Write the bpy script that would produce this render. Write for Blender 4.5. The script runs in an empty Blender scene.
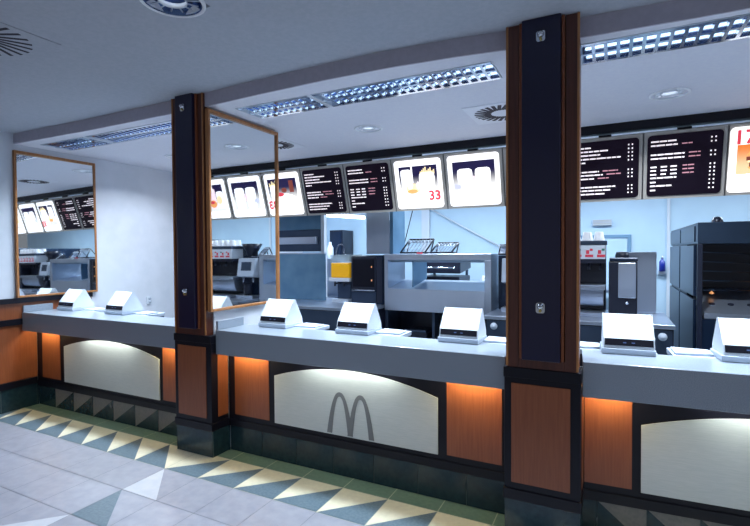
import bpy, bmesh, math, random
from mathutils import Vector, Matrix
random.seed(4)
C = bpy.context.scene.collection
PI = math.pi

# ------------------------------------------------------------------ materials
def lin(c):
    c = c / 255.0
    return c / 12.92 if c <= 0.04045 else ((c + 0.055) / 1.055) ** 2.4
def rgb(r, g, b): return (lin(r), lin(g), lin(b), 1)

def mat(name, col, rough=0.5, metal=0.0, emit=0.0, ecol=None, spec=None):
    m = bpy.data.materials.new(name); m.use_nodes = True
    b = m.node_tree.nodes['Principled BSDF']
    b.inputs['Base Color'].default_value = col
    b.inputs['Roughness'].default_value = rough
    b.inputs['Metallic'].default_value = metal
    if spec is not None: b.inputs['Specular IOR Level'].default_value = spec
    if emit:
        b.inputs['Emission Color'].default_value = ecol or col
        b.inputs['Emission Strength'].default_value = emit
    return m

def noisy(name, c1, c2, scale, rough=0.5, metal=0.0, detail=2.0, stretch=(1, 1, 1), lo=0.35, hi=0.65, bump=0.0, rough2=None):
    m = mat(name, c1, rough, metal); nt = m.node_tree; b = nt.nodes['Principled BSDF']
    tc = nt.nodes.new('ShaderNodeTexCoord'); mp = nt.nodes.new('ShaderNodeMapping')
    mp.inputs['Scale'].default_value = stretch
    n = nt.nodes.new('ShaderNodeTexNoise'); n.inputs['Scale'].default_value = scale; n.inputs['Detail'].default_value = detail
    r = nt.nodes.new('ShaderNodeValToRGB')
    r.color_ramp.elements[0].position = lo; r.color_ramp.elements[0].color = c1
    r.color_ramp.elements[1].position = hi; r.color_ramp.elements[1].color = c2
    L = nt.links.new
    L(tc.outputs['Object'], mp.inputs['Vector']); L(mp.outputs['Vector'], n.inputs['Vector'])
    L(n.outputs['Fac'], r.inputs['Fac']); L(r.outputs['Color'], b.inputs['Base Color'])
    if bump:
        bp = nt.nodes.new('ShaderNodeBump'); bp.inputs['Strength'].default_value = bump; bp.inputs['Distance'].default_value = 0.002
        L(n.outputs['Fac'], bp.inputs['Height']); L(bp.outputs['Normal'], b.inputs['Normal'])
    if rough2 is not None:
        rr = nt.nodes.new('ShaderNodeMapRange'); rr.inputs['To Min'].default_value = rough; rr.inputs['To Max'].default_value = rough2
        L(n.outputs['Fac'], rr.inputs['Value']); L(rr.outputs['Result'], b.inputs['Roughness'])
    return m

def printed(name, top, bottom, z0, z1, strength):
    """a backlit print whose ink fades from one colour to another up its local height"""
    m = mat(name, (0, 0, 0, 1), 0.6); nt = m.node_tree; b = nt.nodes['Principled BSDF']
    tc = nt.nodes.new('ShaderNodeTexCoord'); s = nt.nodes.new('ShaderNodeSeparateXYZ')
    mr = nt.nodes.new('ShaderNodeMapRange'); mr.interpolation_type = 'SMOOTHSTEP'
    mr.inputs['From Min'].default_value = z0; mr.inputs['From Max'].default_value = z1
    mx = nt.nodes.new('ShaderNodeMix'); mx.data_type = 'RGBA'
    mx.inputs[6].default_value = bottom; mx.inputs[7].default_value = top
    L = nt.links.new
    L(tc.outputs['Object'], s.inputs[0]); L(s.outputs['Z'], mr.inputs['Value'])
    L(mr.outputs['Result'], mx.inputs['Factor']); L(mx.outputs[2], b.inputs['Emission Color'])
    b.inputs['Emission Strength'].default_value = strength
    return m

M = {}
M['wall'] = noisy('white_wall_paint', rgb(205, 212, 222), rgb(212, 218, 228), 6, 0.6)
M['kwall'] = noisy('pale_blue_wall', rgb(180, 206, 226), rgb(186, 212, 230), 3, 0.45)
M['ceil'] = noisy('ceiling_paint', rgb(178, 184, 194), rgb(186, 190, 200), 40, 0.8)
M['soffit'] = noisy('soffit_paint', rgb(226, 226, 236), rgb(230, 230, 238), 40, 0.75)
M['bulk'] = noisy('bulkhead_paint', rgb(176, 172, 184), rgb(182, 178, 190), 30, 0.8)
M['wood'] = noisy('cherry_veneer', rgb(142, 82, 50), rgb(126, 68, 40), 14, 0.34, stretch=(7, 7, .4), detail=6, lo=.25, hi=.75)
M['dwood'] = noisy('dark_cherry', rgb(92, 50, 38), rgb(76, 40, 31), 9, 0.38, stretch=(8, 8, .3), detail=5)
M['owood'] = noisy('oak_trim', rgb(176, 122, 74), rgb(150, 98, 58), 12, 0.35, stretch=(6, 6, .4), detail=4)
M['navy'] = mat('navy_gloss', rgb(22, 21, 52), 0.3)
M['black'] = mat('black_lacquer', rgb(12, 12, 24), 0.4, spec=.3)
M['stone'] = noisy('grey_speckled_laminate', rgb(112, 124, 138), rgb(152, 162, 174), 260, 0.3, detail=3, lo=0.3, hi=0.7)
_b = M['stone'].node_tree.nodes['Principled BSDF']; _b.inputs['Coat Weight'].default_value = .7; _b.inputs['Coat Roughness'].default_value = .22
M['metalpanel'] = noisy('pearl_metal_panel', rgb(196, 202, 200), rgb(206, 210, 208), 60, 0.42, 0.25, stretch=(.3, 1, 6), detail=3)
M['emblem'] = mat('emblem_grey', rgb(118, 120, 122), 0.45, 0.2)
M['tgreen'] = noisy('dark_green_tile', rgb(26, 48, 58), rgb(34, 58, 66), 30, 0.25)
M['tolive'] = noisy('olive_tile', rgb(92, 116, 104), rgb(104, 128, 112), 40, 0.35)
M['tcream'] = noisy('cream_tile', rgb(214, 208, 184), rgb(206, 200, 178), 30, 0.4)
M['tslate'] = noisy('slate_blue_tile', rgb(84, 104, 118), rgb(98, 116, 128), 60, 0.4)
M['tgrey'] = noisy('lilac_grey_tile', rgb(142, 145, 158), rgb(152, 154, 166), 14, 0.38, detail=5)
M['tlight'] = noisy('pale_tile', rgb(182, 186, 196), rgb(190, 192, 200), 14, 0.4)
M['ttaupe'] = noisy('taupe_tile', rgb(128, 124, 120), rgb(116, 114, 112), 60, 0.4)
M['grout'] = mat('grout', rgb(128, 134, 138), 0.9)
M['lgrout'] = mat('light_grout', rgb(176, 180, 160), 0.9)
M['dgrout'] = mat('dark_grout', rgb(74, 92, 96), 0.9)
M['white'] = mat('white_plastic', rgb(204, 212, 222), 0.4)
M['offwhite'] = mat('pale_grey_plastic', rgb(178, 190, 206), 0.45)
M['screen'] = mat('black_display', rgb(10, 10, 24), 0.5, spec=.2)
M['digits'] = mat('dim_display_digits', rgb(60, 80, 120), 0.4, emit=0.3)
M['steel'] = noisy('brushed_steel', rgb(176, 188, 206), rgb(186, 196, 212), 3, 0.28, 0.85, stretch=(1, 1, .3), rough2=0.36)
M['dsteel'] = noisy('dull_dark_steel', rgb(64, 78, 100), rgb(74, 88, 108), 3, 0.35, 0.8, stretch=(1, 1, .5), rough2=0.45)
M['bluesteel'] = noisy('blue_steel', rgb(92, 128, 156), rgb(110, 144, 170), 4, 0.35, 0.75, rough2=0.5)
M['fasciasteel'] = noisy('dark_blue_steel', rgb(40, 56, 76), rgb(48, 64, 84), 3, .35, .5)
M['kdark'] = mat('machine_black', rgb(24, 30, 48), 0.35)
M['kblue'] = mat('machine_dark_blue', rgb(22, 38, 62), 0.3, 0.3)
M['chrome'] = mat('chrome', rgb(210, 215, 225), 0.12, 1.0)
M['mirror'] = mat('mirror_glass', (0.82, 0.86, 0.88, 1), 0.02, 1.0)
M['reflect'] = mat('troffer_reflector', rgb(92, 120, 168), 0.18, 1.0)
M['dull'] = mat('unlit_tube', rgb(150, 170, 190), 0.4)
M['tube'] = mat('fluorescent_tube', (1, 1, 1, 1), 0.5, emit=9, ecol=(0.72, 0.86, 1, 1))
M['tubedim'] = mat('troffer_tube', (1, 1, 1, 1), 0.5, emit=3.0, ecol=(0.6, 0.8, 1, 1))
M['lamp'] = mat('halogen_lamp', (1, 1, 1, 1), 0.5, emit=5, ecol=(0.9, 0.95, 1, 1))
M['warm'] = mat('warm_strip', (1, 1, 1, 1), 0.5, emit=70, ecol=(1, 0.8, 0.4, 1))
M['cool'] = mat('neutral_strip', (1, 1, 1, 1), 0.5, emit=30, ecol=(0.95, 1.0, 0.9, 1))
M['housing'] = mat('menu_housing_grey', rgb(186, 180, 172), 0.5)
M['seam'] = mat('menu_seam', rgb(62, 62, 66), 0.6)
M['bwhite'] = mat('backlit_white', (1, 1, 1, 1), 0.6, emit=1.25, ecol=(1, 0.985, 1, 1))
M['bdark'] = mat('backlit_dark_print', rgb(14, 7, 20), 0.5, spec=.15, emit=0.01, ecol=(0.4, 0.2, 0.6, 1))
M['btext'] = mat('backlit_text', (1, 1, 1, 1), 0.6, emit=0.85, ecol=(1, 0.84, 0.88, 1))
M['bpink'] = mat('backlit_pink_text', (.6, .3, .35, 1), 0.6, emit=0.4, ecol=(1, 0.45, 0.55, 1))
M['bred'] = mat('backlit_red', (.7, .05, .08, 1), 0.6, emit=0.6, ecol=(1, 0.08, 0.12, 1))
M['borange'] = mat('backlit_orange', (.8, .3, .1, 1), 0.6, emit=0.95, ecol=(1, 0.42, 0.14, 1))
M['byellow'] = mat('backlit_yellow', (.9, .7, .3, 1), 0.6, emit=1.0, ecol=(1, 0.82, 0.52, 1))
M['bpale'] = mat('backlit_pale_pink', (.9, .8, .85, 1), 0.6, emit=1.0, ecol=(1, 0.74, 0.8, 1))
M['bgrey'] = mat('backlit_grey', (.6, .6, .7, 1), 0.6, emit=0.8, ecol=(0.66, 0.66, 0.86, 1))
M['bbrown'] = mat('backlit_brown', (.2, .05, .03, 1), 0.6, emit=0.3, ecol=(0.6, 0.12, 0.08, 1))
M['fade'] = printed('backlit_navy_fade', (0.012, 0.008, 0.06, 1), (1, 1, 1, 1), 0.20, 0.38, 1.15)
M['fadeo'] = printed('backlit_orange_fade', (1, 0.25, 0.04, 1), (1, 0.85, 0.5, 1), 0.2, 0.4, 1.0)
M['juice'] = mat('orange_juice', rgb(238, 170, 10), 0.3, emit=0.15, ecol=(1, 0.6, 0.02, 1))
M['clear'] = mat('clear_plastic', rgb(190, 215, 230), 0.1)
M['clear'].node_tree.nodes['Principled BSDF'].inputs['Alpha'].default_value = 0.35
M['bluebottle'] = mat('blue_bottle', rgb(30, 50, 150), 0.3)
M['redlabel'] = mat('red_print', rgb(214, 60, 80), 0.5)
M['greenlabel'] = mat('green_print', rgb(60, 120, 110), 0.5)
M['paper'] = mat('paper_cup_white', rgb(240, 242, 246), 0.6)
M['cupbase'] = mat('tan_cup_ends', rgb(190, 130, 96), 0.6)
M['vent'] = mat('vent_plate', rgb(236, 238, 246), 0.6)
M['slot'] = mat('vent_slot_dark', rgb(30, 26, 44), 0.7)
M['mortar'] = M['dgrout']
M['glow'] = mat('warm_glow', (1, .5, .2, 1), 0.5, emit=.8, ecol=(1, 0.42, 0.15, 1))
M['brass'] = mat('brass', rgb(200, 180, 110), 0.25, 0.9)

# ------------------------------------------------------------------ mesh builder
class MB:
    def __init__(s): s.v = []; s.f = []; s.m = []; s.mats = []; s.sm = []
    def mi(s, m):
        if m not in s.mats: s.mats.append(m)
        return s.mats.index(m)
    def add(s, vs, fs, m, smooth=False):
        o = len(s.v); s.v += [tuple(p) for p in vs]; k = s.mi(m)
        for f in fs: s.f.append(tuple(o + i for i in f)); s.m.append(k); s.sm.append(smooth)
        return s
    def box(s, x0, x1, y0, y1, z0, z1, m):
        v = [(x, y, z) for x in (x0, x1) for y in (y0, y1) for z in (z0, z1)]
        return s.add(v, [(0, 1, 3, 2), (4, 6, 7, 5), (0, 4, 5, 1), (2, 3, 7, 6), (0, 2, 6, 4), (1, 5, 7, 3)], m)
    def prism(s, poly, axis, a0, a1, m):
        """poly: 2-D outline; axis 'x': (y,z), 'y': (x,z), 'z': (x,y)"""
        def P(p, a): return {'x': (a, p[0], p[1]), 'y': (p[0], a, p[1]), 'z': (p[0], p[1], a)}[axis]
        n = len(poly); v = [P(p, a0) for p in poly] + [P(p, a1) for p in poly]
        f = [tuple(range(n)), tuple(range(2 * n - 1, n - 1, -1))] + [(i, i + n, (i + 1) % n + n, (i + 1) % n) for i in range(n)]
        return s.add(v, f, m)
    def strip(s, A, B, axis, a0, a1, m):
        """ribbon between polylines A and B (2-D), extruded"""
        for i in range(len(A) - 1):
            s.prism([A[i], A[i + 1], B[i + 1], B[i]], axis, a0, a1, m)
        return s
    def tube(s, p0, p1, r, m, n=12, r1=None):
        p0, p1 = Vector(p0), Vector(p1); d = (p1 - p0).normalized()
        a = d.orthogonal().normalized(); b = d.cross(a); r1 = r if r1 is None else r1
        v = [p0 + (a * math.cos(t) + b * math.sin(t)) * r for t in [2 * PI * i / n for i in range(n)]]
        v += [p1 + (a * math.cos(t) + b * math.sin(t)) * r1 for t in [2 * PI * i / n for i in range(n)]]
        f = [(i, (i + 1) % n, (i + 1) % n + n, i + n) for i in range(n)]
        s.add(v, f, m, True); o = len(s.v) - 2 * n
        s.f.append(tuple(o + i for i in range(n))[::-1]); s.m.append(s.mi(m)); s.sm.append(False)
        s.f.append(tuple(o + n + i for i in range(n))); s.m.append(s.mi(m)); s.sm.append(False)
        return s
    def lathe(s, prof, cx, cy, cz, m, n=28, axis='z', smooth=True):
        v = []
        for r, h in prof:
            for i in range(n):
                t = 2 * PI * i / n; a, b = r * math.cos(t), r * math.sin(t)
                v.append({'z': (cx + a, cy + b, cz + h), 'y': (cx + a, cy + h, cz + b), 'x': (cx + h, cy + a, cz + b)}[axis])
        f = []
        for j in range(len(prof) - 1):
            for i in range(n):
                f.append((j * n + i, j * n + (i + 1) % n, (j + 1) * n + (i + 1) % n, (j + 1) * n + i))
        return s.add(v, f, m, smooth)
    def build(s, name, parent=None, bevel=0.0, origin=None, world=True):
        me = bpy.data.meshes.new(name)
        off = Vector(origin) if origin is not None else (parent_loc(parent) if (parent and world) else Vector())
        me.from_pydata([tuple(Vector(p) - off) for p in s.v], [], s.f)
        for m in s.mats: me.materials.append(m)
        me.polygons.foreach_set('material_index', s.m); me.polygons.foreach_set('use_smooth', s.sm)
        bm = bmesh.new(); bm.from_mesh(me); bmesh.ops.recalc_face_normals(bm, faces=bm.faces); bm.to_mesh(me); bm.free()
        me.update()
        o = bpy.data.objects.new(name, me); C.objects.link(o)
        if parent: o.parent = parent
        elif origin is not None: o.location = origin
        if bevel:
            b = o.modifiers.new('bevel', 'BEVEL'); b.width = bevel; b.segments = 2; b.limit_method = 'ANGLE'
        return o

def parent_loc(p):
    v = Vector()
    while p: v += p.location; p = p.parent
    return v
def thing(name, label, cat, loc, group=None, rot=(0, 0, 0)):
    o = bpy.data.objects.new(name, None); o.empty_display_size = 0.1; C.objects.link(o)
    o.location = loc; o.rotation_euler = rot; o['label'] = label; o['category'] = cat
    if group: o['group'] = group
    return o
def tag(o, label, cat, group=None):
    o['label'] = label; o['category'] = cat
    if group: o['group'] = group
    return o
def struct(o): o['kind'] = 'structure'; return o
def copy_thing(root, loc, label):
    r = root.copy(); C.objects.link(r); r.location = loc; r['label'] = label
    for ch in list(root.children):
        c = ch.copy(); C.objects.link(c); c.parent = r
        for g in list(ch.children):
            d = g.copy(); C.objects.link(d); d.parent = c
    return r
def rrect(x0, x1, z0, z1, r, n=6):
    p = []
    for cx, cz, a in ((x1 - r, z1 - r, 0), (x0 + r, z1 - r, 90), (x0 + r, z0 + r, 180), (x1 - r, z0 + r, 270)):
        for i in range(n + 1):
            t = math.radians(a + 90 * i / n); p.append((cx + r * math.cos(t), cz + r * math.sin(t)))
    return p
def circ(cx, cz, rx, rz, n=16, a0=0, a1=360):
    return [(cx + rx * math.cos(math.radians(a0 + (a1 - a0) * i / n)), cz + rz * math.sin(math.radians(a0 + (a1 - a0) * i / n))) for i in range(n + (0 if a1 - a0 == 360 else 1))]

# ------------------------------------------------------------------ key measures (metres; camera stands at x=0, y=0)
XL = -5.30            # left wall
HM, HS = 2.74, 2.64   # dining ceiling, lower soffit over the counter
ZT, ZB = .966, .782   # counter top and bottom of its grey fascia
YF, YP = 2.645, 2.78  # fascia front, front of the counter's panelled base
YW = 7.5              # kitchen rear wall
COLS = (-2.872, -.328)

# ------------------------------------------------------------------ floor (one mesh, every tile a face)
g = .0035; TP = .325; X0 = -2.87
fl = MB()
fl.box(XL - .1, 5.0, -2.0, YW, -.06, -.004, M['grout'])
def tile(x0, x1, y0, y1, m): fl.add([(x0, y0, 0), (x1, y0, 0), (x1, y1, 0), (x0, y1, 0)], [(0, 1, 2, 3)], m)
def tri(a, b, c, m): fl.add([(p[0], p[1], 0) for p in (a, b, c)], [(0, 1, 2)], m)
xs = [X0 + TP * i for i in range(-8, 25)]
rows = [2.33 - .33 * i for i in range(0, 13)]
for i in range(len(xs) - 1):
    a, b = xs[i] + g / 2, xs[i + 1] - g / 2
    a = max(a, XL)
    for j in range(len(rows) - 1):
        y1, y0 = rows[j] - g / 2, rows[j + 1] + g / 2
        if b <= XL: continue
        k = (i - 8, j)
        if k == (0, 0):
            tri((a, y0), (b, y0), (a, y1), M['tlight']); tri((b, y0), (b, y1), (a, y1), M['tgrey'])
        elif k == (0, 1):
            tri((a, y0), (b, y0), (a, y1), M['tslate']); tri((b, y0), (b, y1), (a, y1), M['tgrey'])
        elif k == (-1, 2):
            tri((a, y0), (b, y0), (b, y1), M['tlight']); tri((a, y0), (b, y1), (a, y1), M['tgrey'])
        else: tile(a, b, y0, y1, M['tgrey'])
    if b > XL:
        y0, y1 = 2.33 + g / 2, 2.65 - g / 2
        if i < 8: tri((a, y0), (b, y0), (a, y1), M['tslate']); tri((b, y0), (b, y1), (a, y1), M['tcream'])
        else: tri((a, y0), (b, y0), (b, y1), M['tslate']); tri((a, y0), (b, y1), (a, y1), M['tcream'])
        tile(a + .001, b - .002, 2.65 + g, 2.95, M['tolive'])
M['kfloor'] = mat('kitchen_quarry_floor', rgb(120, 132, 142), 0.4)
fl.add([(XL, 2.95, 0), (5, 2.95, 0), (5, YW, 0), (XL, YW, 0)], [(0, 1, 2, 3)], M['kfloor'])
fl.add([(XL, 2.33, -.0015), (5, 2.33, -.0015), (5, 2.95, -.0015), (XL, 2.95, -.0015)], [(0, 1, 2, 3)], M['lgrout'])
struct(fl.build('floor'))

# ------------------------------------------------------------------ walls
w = MB(); w.box(XL - .15, XL, -2.0, YW, 0, 2.86, M['wall'])
struct(w.build('wall_left'))
w = MB(); w.box(XL - .15, 5.0, YW + .001, YW + .15, 0, 2.86, M['kwall'])
# blue-grey doorway outline and a corner trim modelled on the rear wall
struct(w.build('wall_back'))
w = MB(); w.box(-2.955, -2.712, 2.668, 2.785, .926, HS - .001, M['wall']); w.box(-2.955, -2.712, 2.785, 3.42, 0, HS - .001, M['wall'])
struct(w.build('wall_partition'))
# wainscot along the left wall
t = MB(); y0 = -2.0
t.box(XL + .001, XL + .035, y0, 3.36, 1.062, 1.112, M['black'])
struct(t.build('trim_1'))
t = MB(); t.box(XL + .001, XL + .012, y0, 3.36, .905, 1.061, M['wood']); struct(t.build('trim_2'))
t = MB(); t.box(XL + .001, XL + .026, y0, 2.644, .845, .904, M['black']); struct(t.build('trim_3'))
t = MB(); t.box(XL + .001, XL + .012, y0, 2.7795, .29, .844, M['wood']); struct(t.build('trim_4'))
t = MB(); t.box(XL + .001, XL + .026, y0, 2.771, .225, .289, M['black']); struct(t.build('trim_5'))
t = MB()
t.box(XL + .001, XL + .010, y0, 2.775, .001, .224, M['dgrout'])
t.box(XL + .001, XL + .014, 2.7715, 2.7865, .001, .224, M['tgreen'])
y = 2.77
while y > y0:
    t.box(XL + .009, XL + .014, y - .32, y - .003, .003, .222, M['tgreen']); y -= .325
struct(t.build('baseboard_left'))

# ------------------------------------------------------------------ ceilings with real openings
def slab(mb, x0, x1, y0, y1, z0, z1, holes, m):
    X = sorted({x0, x1} | {h[0] for h in holes} | {h[1] for h in holes}); Y = sorted({y0, y1} | {h[2] for h in holes} | {h[3] for h in holes})
    for i in range(len(X) - 1):
        for j in range(len(Y) - 1):
            cx, cy = (X[i] + X[i + 1]) / 2, (Y[j] + Y[j + 1]) / 2
            if any(h[0] < cx < h[1] and h[2] < cy < h[3] for h in holes): continue
            mb.box(X[i], X[i + 1], Y[j], Y[j + 1], z0, z1, m)
TROFF = [(-5.12, -4.42), (-4.40, -3.10), (-2.56, -1.90), (-1.88, -.62), (-.17, 1.13), (1.15, 2.45)]
TY0, TY1 = 2.755, 3.065
DL = [(-4.40, 3.80), (-1.93, 3.74), (.355, 3.90), (2.6, 3.9)]
ML = [(-1.86, 1.60), (.60, 1.60), (-4.30, .2), (-1.86, -.6), (.6, -.6)]  # only the first is in view; the others are unseen, added for light
bx = [(-5.3, 2.615), (-4.2, 2.635), (-3.05, 2.625), (-2.69, 2.615), (-2.2, 2.585), (-1.6, 2.565), (-1.2, 2.57), (-.8, 2.60), (-.505, 2.64), (-.15, 2.665), (.33, 2.69), (1.5, 2.72), (5.0, 2.74)]
mb = MB()
slab(mb, XL - .1, 5.0, 2.74, YW, HS, HS + .12, [(a, b, TY0, TY1) for a, b in TROFF] + [(x - .085, x + .085, y - .085, y + .085) for x, y in DL], M['soffit'])
for i in range(len(bx) - 1):   # the gently bowed front strip of the soffit and its grey bulkhead face
    (xa, ya), (xb, yb) = bx[i], bx[i + 1]
    mb.prism([(xa, ya + .012), (xb, yb + .012), (xb, 2.7401), (xa, 2.7401)], 'z', HS, HS + .12, M['soffit']) if ya < 2.72 else None
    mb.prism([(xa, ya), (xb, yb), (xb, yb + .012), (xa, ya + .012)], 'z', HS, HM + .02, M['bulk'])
struct(mb.build('ceiling_soffit'))
mb = MB()
slab(mb, XL - .1, 5.0, -2.0, 2.74, HM, HM + .12, [(x - .12, x + .12, y - .12, y + .12) for x, y in ML], M['ceil'])
struct(mb.build('ceiling'))

# ------------------------------------------------------------------ louvred troffers
def troffer(a, b, label):
    th = thing('louvre_light', label, 'ceiling light', (a, TY0, HS), 'louvred lights in the soffit')
    h = MB(); L = b - a; e = .004; y1 = TY1
    h.box(a + e, b - e, TY0 + e, y1 - e, HS + .105, HS + .115, M['reflect'])
    h.box(a + e, a + .012, TY0 + e, y1 - e, HS - .003, HS + .105, M['white']); h.box(b - .012, b - e, TY0 + e, y1 - e, HS - .003, HS + .105, M['white'])
    h.box(a + .012, b - .012, TY0 + e, TY0 + .014, HS - .003, HS + .105, M['white']); h.box(a + .012, b - .012, y1 - .014, y1 - e, HS - .003, HS + .105, M['white'])
    h.build('housing', th)
    for yy in (TY0 + .085, y1 - .085):
        tb = MB(); tb.tube((a + .03, yy, HS + .085), (b - .03, yy, HS + .085), .008, M['tubedim'], 10)
        tb.build('tube', th)
    lv = MB(); mid = (TY0 + y1) / 2
    for yy in (TY0 + .02, mid, y1 - .02):
        lv.prism([(yy - .012, HS - .004), (yy + .012, HS - .004), (yy + .002, HS + .05), (yy - .002, HS + .05)], 'x', a + .013, b - .013, M['chrome'])
    n = max(4, round(L / .062)); p = (L - .03) / n
    for k in range(1, n):
        x = a + .015 + p * k
        for q0, q1 in ((TY0 + .034, mid - .014), (mid + .014, y1 - .034)):
            lv.prism([(x - .009, HS - .004), (x + .009, HS - .004), (x + .0015, HS + .045), (x - .0015, HS + .045)], 'y', q0, q1, M['chrome'])
    lv.build('louvre', th)
    return th
for (a, b), lab in zip(TROFF, ['short louvred light in the soffit, nearest the left wall mirror', 'long louvred light in the soffit just left of the further column', 'shorter louvred light in the soffit just right of the further column',
        'long louvred light in the soffit between the two columns', 'long louvred light in the soffit right of the nearer column', 'louvred light in the soffit at the far right end of the row']):
    troffer(a, b, lab)

# ------------------------------------------------------------------ recessed downlights
def downlight(x, y, z, R, label, group):
    th = thing('downlight', label, 'ceiling light', (x, y, z), group)
    r = MB(); r.lathe([(R, 0), (R, -.006), (R * .95, -.010), (R * .88, -.008), (R * .88, .002)], x, y, z - .001, M['paper'], 36); r.build('trim_ring', th)
    r = MB(); r.lathe([(R * .88, -.006), (R * .80, .03), (R * .55, .065), (R * .3, .085), (.001, .09)], x, y, z, M['white'] if z < 2.7 else M['reflect'], 36); r.build('reflector', th)
    r = MB()
    r.lathe([(R * .44, -.004), (R * .44, .02), (R * .415, .02), (R * .415, -.004), (R * .44, -.004)], x, y, z, M['white'], 30)
    for k in range(14):
        t = PI * 2 * k / 14 + .2; ca, sa = math.cos(t), math.sin(t)
        a, b = Vector((x + ca * R * .42, y + sa * R * .42, z + .006)), Vector((x + ca * R * .84, y + sa * R * .76, z + .006))
        r.tube(a, b, .0035, M['white'], 6)
    r.build('baffle', th)
    r = MB(); r.lathe([(.001, -.0), (.018, .006), (.024, .02), (.02, .05), (.001, .055)], x, y, z + .02, M['lamp'], 16); r.build('lamp', th)
    return th
for (x, y), lab in zip(DL, ['round downlight in the soffit behind the far left counter, beside the further column', 'round downlight in the soffit between the two columns, above the dark menu boards', 'round downlight in the soffit right of the nearer column, above the till', 'round downlight in the soffit at the far right']):
    downlight(x, y, HS, .125, lab, 'downlights over the kitchen side')
for (x, y), lab in zip(ML, ['large round downlight in the dining ceiling at the top of the view', 'unseen added downlight in the dining ceiling right of the nearer column', 'unseen added downlight in the dining ceiling over the left side', 'unseen added downlight in the dining ceiling behind the viewer', 'unseen added downlight in the dining ceiling rear right']):
    downlight(x, y, HM, .15, lab, 'downlights in the dining ceiling')

# ------------------------------------------------------------------ swirl vents
def vent(x, y, z, S, label, n=26, rot=0.35, pm=M['vent'], ri=.36, wd=.055, sl=.5):
    th = thing('ceiling_vent', label, 'ceiling vent', (x, y, z), 'square swirl air vents')
    p = MB(); p.box(x - S, x + S, y - S, y + S, z - .006, z - .001, pm); p.build('plate', th, .002)
    s = MB()
    for k in range(n):
        t = 2 * PI * k / n; a = t + rot
        c0 = Vector((x + math.cos(t) * S * ri, y + math.sin(t) * S * ri, z - .0072)); c1 = Vector((x + math.cos(t) * S * ri + math.cos(a) * S * sl, y + math.sin(t) * S * ri + math.sin(a) * S * sl, z - .0072))
        d = (c1 - c0).normalized(); q = Vector((-d.y, d.x, 0)) * S * wd
        s.add([c0 - q, c0 + q, c1 + q, c1 - q] + [v + Vector((0, 0, .0010)) for v in (c0 - q, c0 + q, c1 + q, c1 - q)], [(0, 1, 2, 3), (4, 7, 6, 5), (0, 4, 5, 1), (1, 5, 6, 2), (2, 6, 7, 3), (3, 7, 4, 0)], M['slot'])
    s.build('slots', th)
    return th
vent(-.77, 3.81, HS, .26, 'square swirl vent in the soffit partly hidden by the nearer column')
vent(-3.05, 3.86, HS, .22, 'swirl vent in the soffit just past the far edge of the middle mirror')
vent(-3.10, 1.345, HM, .295, 'large swirl vent in the dining ceiling at the upper left corner', n=24, rot=.22, pm=M['ceil'], ri=.24, wd=.036, sl=.66)

# ------------------------------------------------------------------ columns
def column(cx, label, partition=False):
    th = thing('column', label, 'column', (cx, 2.60, 0), 'columns between the counter bays')
    W = .1775; yb = 2.667; pc = cx
    if partition: W = .1645; cx -= .0135   # its right flank carries the mirror frame
    b = MB()
    b.box(cx - W, cx + W, 2.665, yb, .925, HM - .001, M['dwood'])
    if not partition: b.box(cx - W, cx + W, 2.6671, 2.775, .925, HM - .001, M['dwood'])
    b.box(cx - W, cx - W + .062, 2.60, 2.6649, .925, HM - .001, M['dwood'])
    b.box(cx + W - .062, cx + W, 2.60, 2.6649, .925, HM - .001, M['dwood'])
    b.box(cx - W + .0625, cx + W - .0625, 2.60, 2.6649, .925, .974, M['dwood'])
    b.build('wood_casing', th, .003)
    for sx in (-1, 1):
        e = MB(); x = cx + sx * (W + (0 if partition else .004))
        e.box(min(x, x - sx * .012), max(x, x - sx * .012), 2.593, 2.5995, .93, HM - .002, M['owood']); e.build('lit_edge_strip', th, .001)  # paler oak paints the light caught along the casing edges
        e = MB(); x = cx + sx * (.098 if partition else .104)
        e.box(x - .0075, x + .0075, 2.585, 2.6645, .976, HM - .002, M['wood']); e.build('moulding', th, .003)
    n = MB(); n.box(cx - (.089 if partition else .095), cx + (.089 if partition else .095), 2.562, 2.664, .976, HM - .001, M['navy'])
    n.build('navy_panel', th, .004)
    for z in (2.64, 1.255):
        f = MB(); f.prism(rrect(cx - .022, cx + .022, z - .028, z + .026, .012), 'y', 2.551, 2.5615, M['chrome'])
        f.lathe([(.017, 0), (.015, -.012), (.008, -.02), (.001, -.022)], cx, 2.551, z + .008, M['chrome'], 16, 'y')
        f.tube((cx, 2.551, z - .016), (cx, 2.541, z - .016), .007, M['brass'], 10)
        f.build('fitting', th)
    P = .192; pb = 2.775; cx = pc
    p = MB()
    p.box(cx - P, cx + P, 2.602, pb, .202, .868, M['black'])
    p.box(cx - P - .003, cx + P + .003, 2.594, pb, .868, .9245, M['black'])
    p.build('pedestal', th, .003)
    q = MB(); q.box(cx - P + .038, cx + P - .05, 2.596, 2.6019, .298, .838, M['wood']); q.build('pedestal_panel', th, .002)
    for sx in (-1, 1):
        q = MB(); x = cx + sx * P; q.box(min(x, x + sx * .004), max(x, x + sx * .004), 2.665, 2.77, .298, .838, M['wood']); q.build('side_panel', th)
    q = MB(); q.box(cx - P - .006, cx + P + .006, 2.594, pb, .2021, .262, M['black']); q.build('skirting', th, .004)
    q = MB(); q.box(cx - P - .001, cx + P + .003, 2.775, 2.786, .001, .2, M['tgreen']); q.box(cx - P + .004, cx + P - .004, 2.612, pb, .001, .2, M['dgrout'])
    q.box(cx - P + .002, cx + P - .006, 2.608, 2.6119, .003, .2, M['tgreen'])
    q.box(cx + P - .004, cx + P - .001, 2.616, pb, .003, .2, M['tgreen']); q.box(cx - P, cx - P + .004, 2.616, pb, .003, .2, M['tgreen'])
    q.build('tiled_foot', th)
    return th
column(COLS[0], 'dark cherry and navy column carrying the middle mirror, the further of the two', True)
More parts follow.
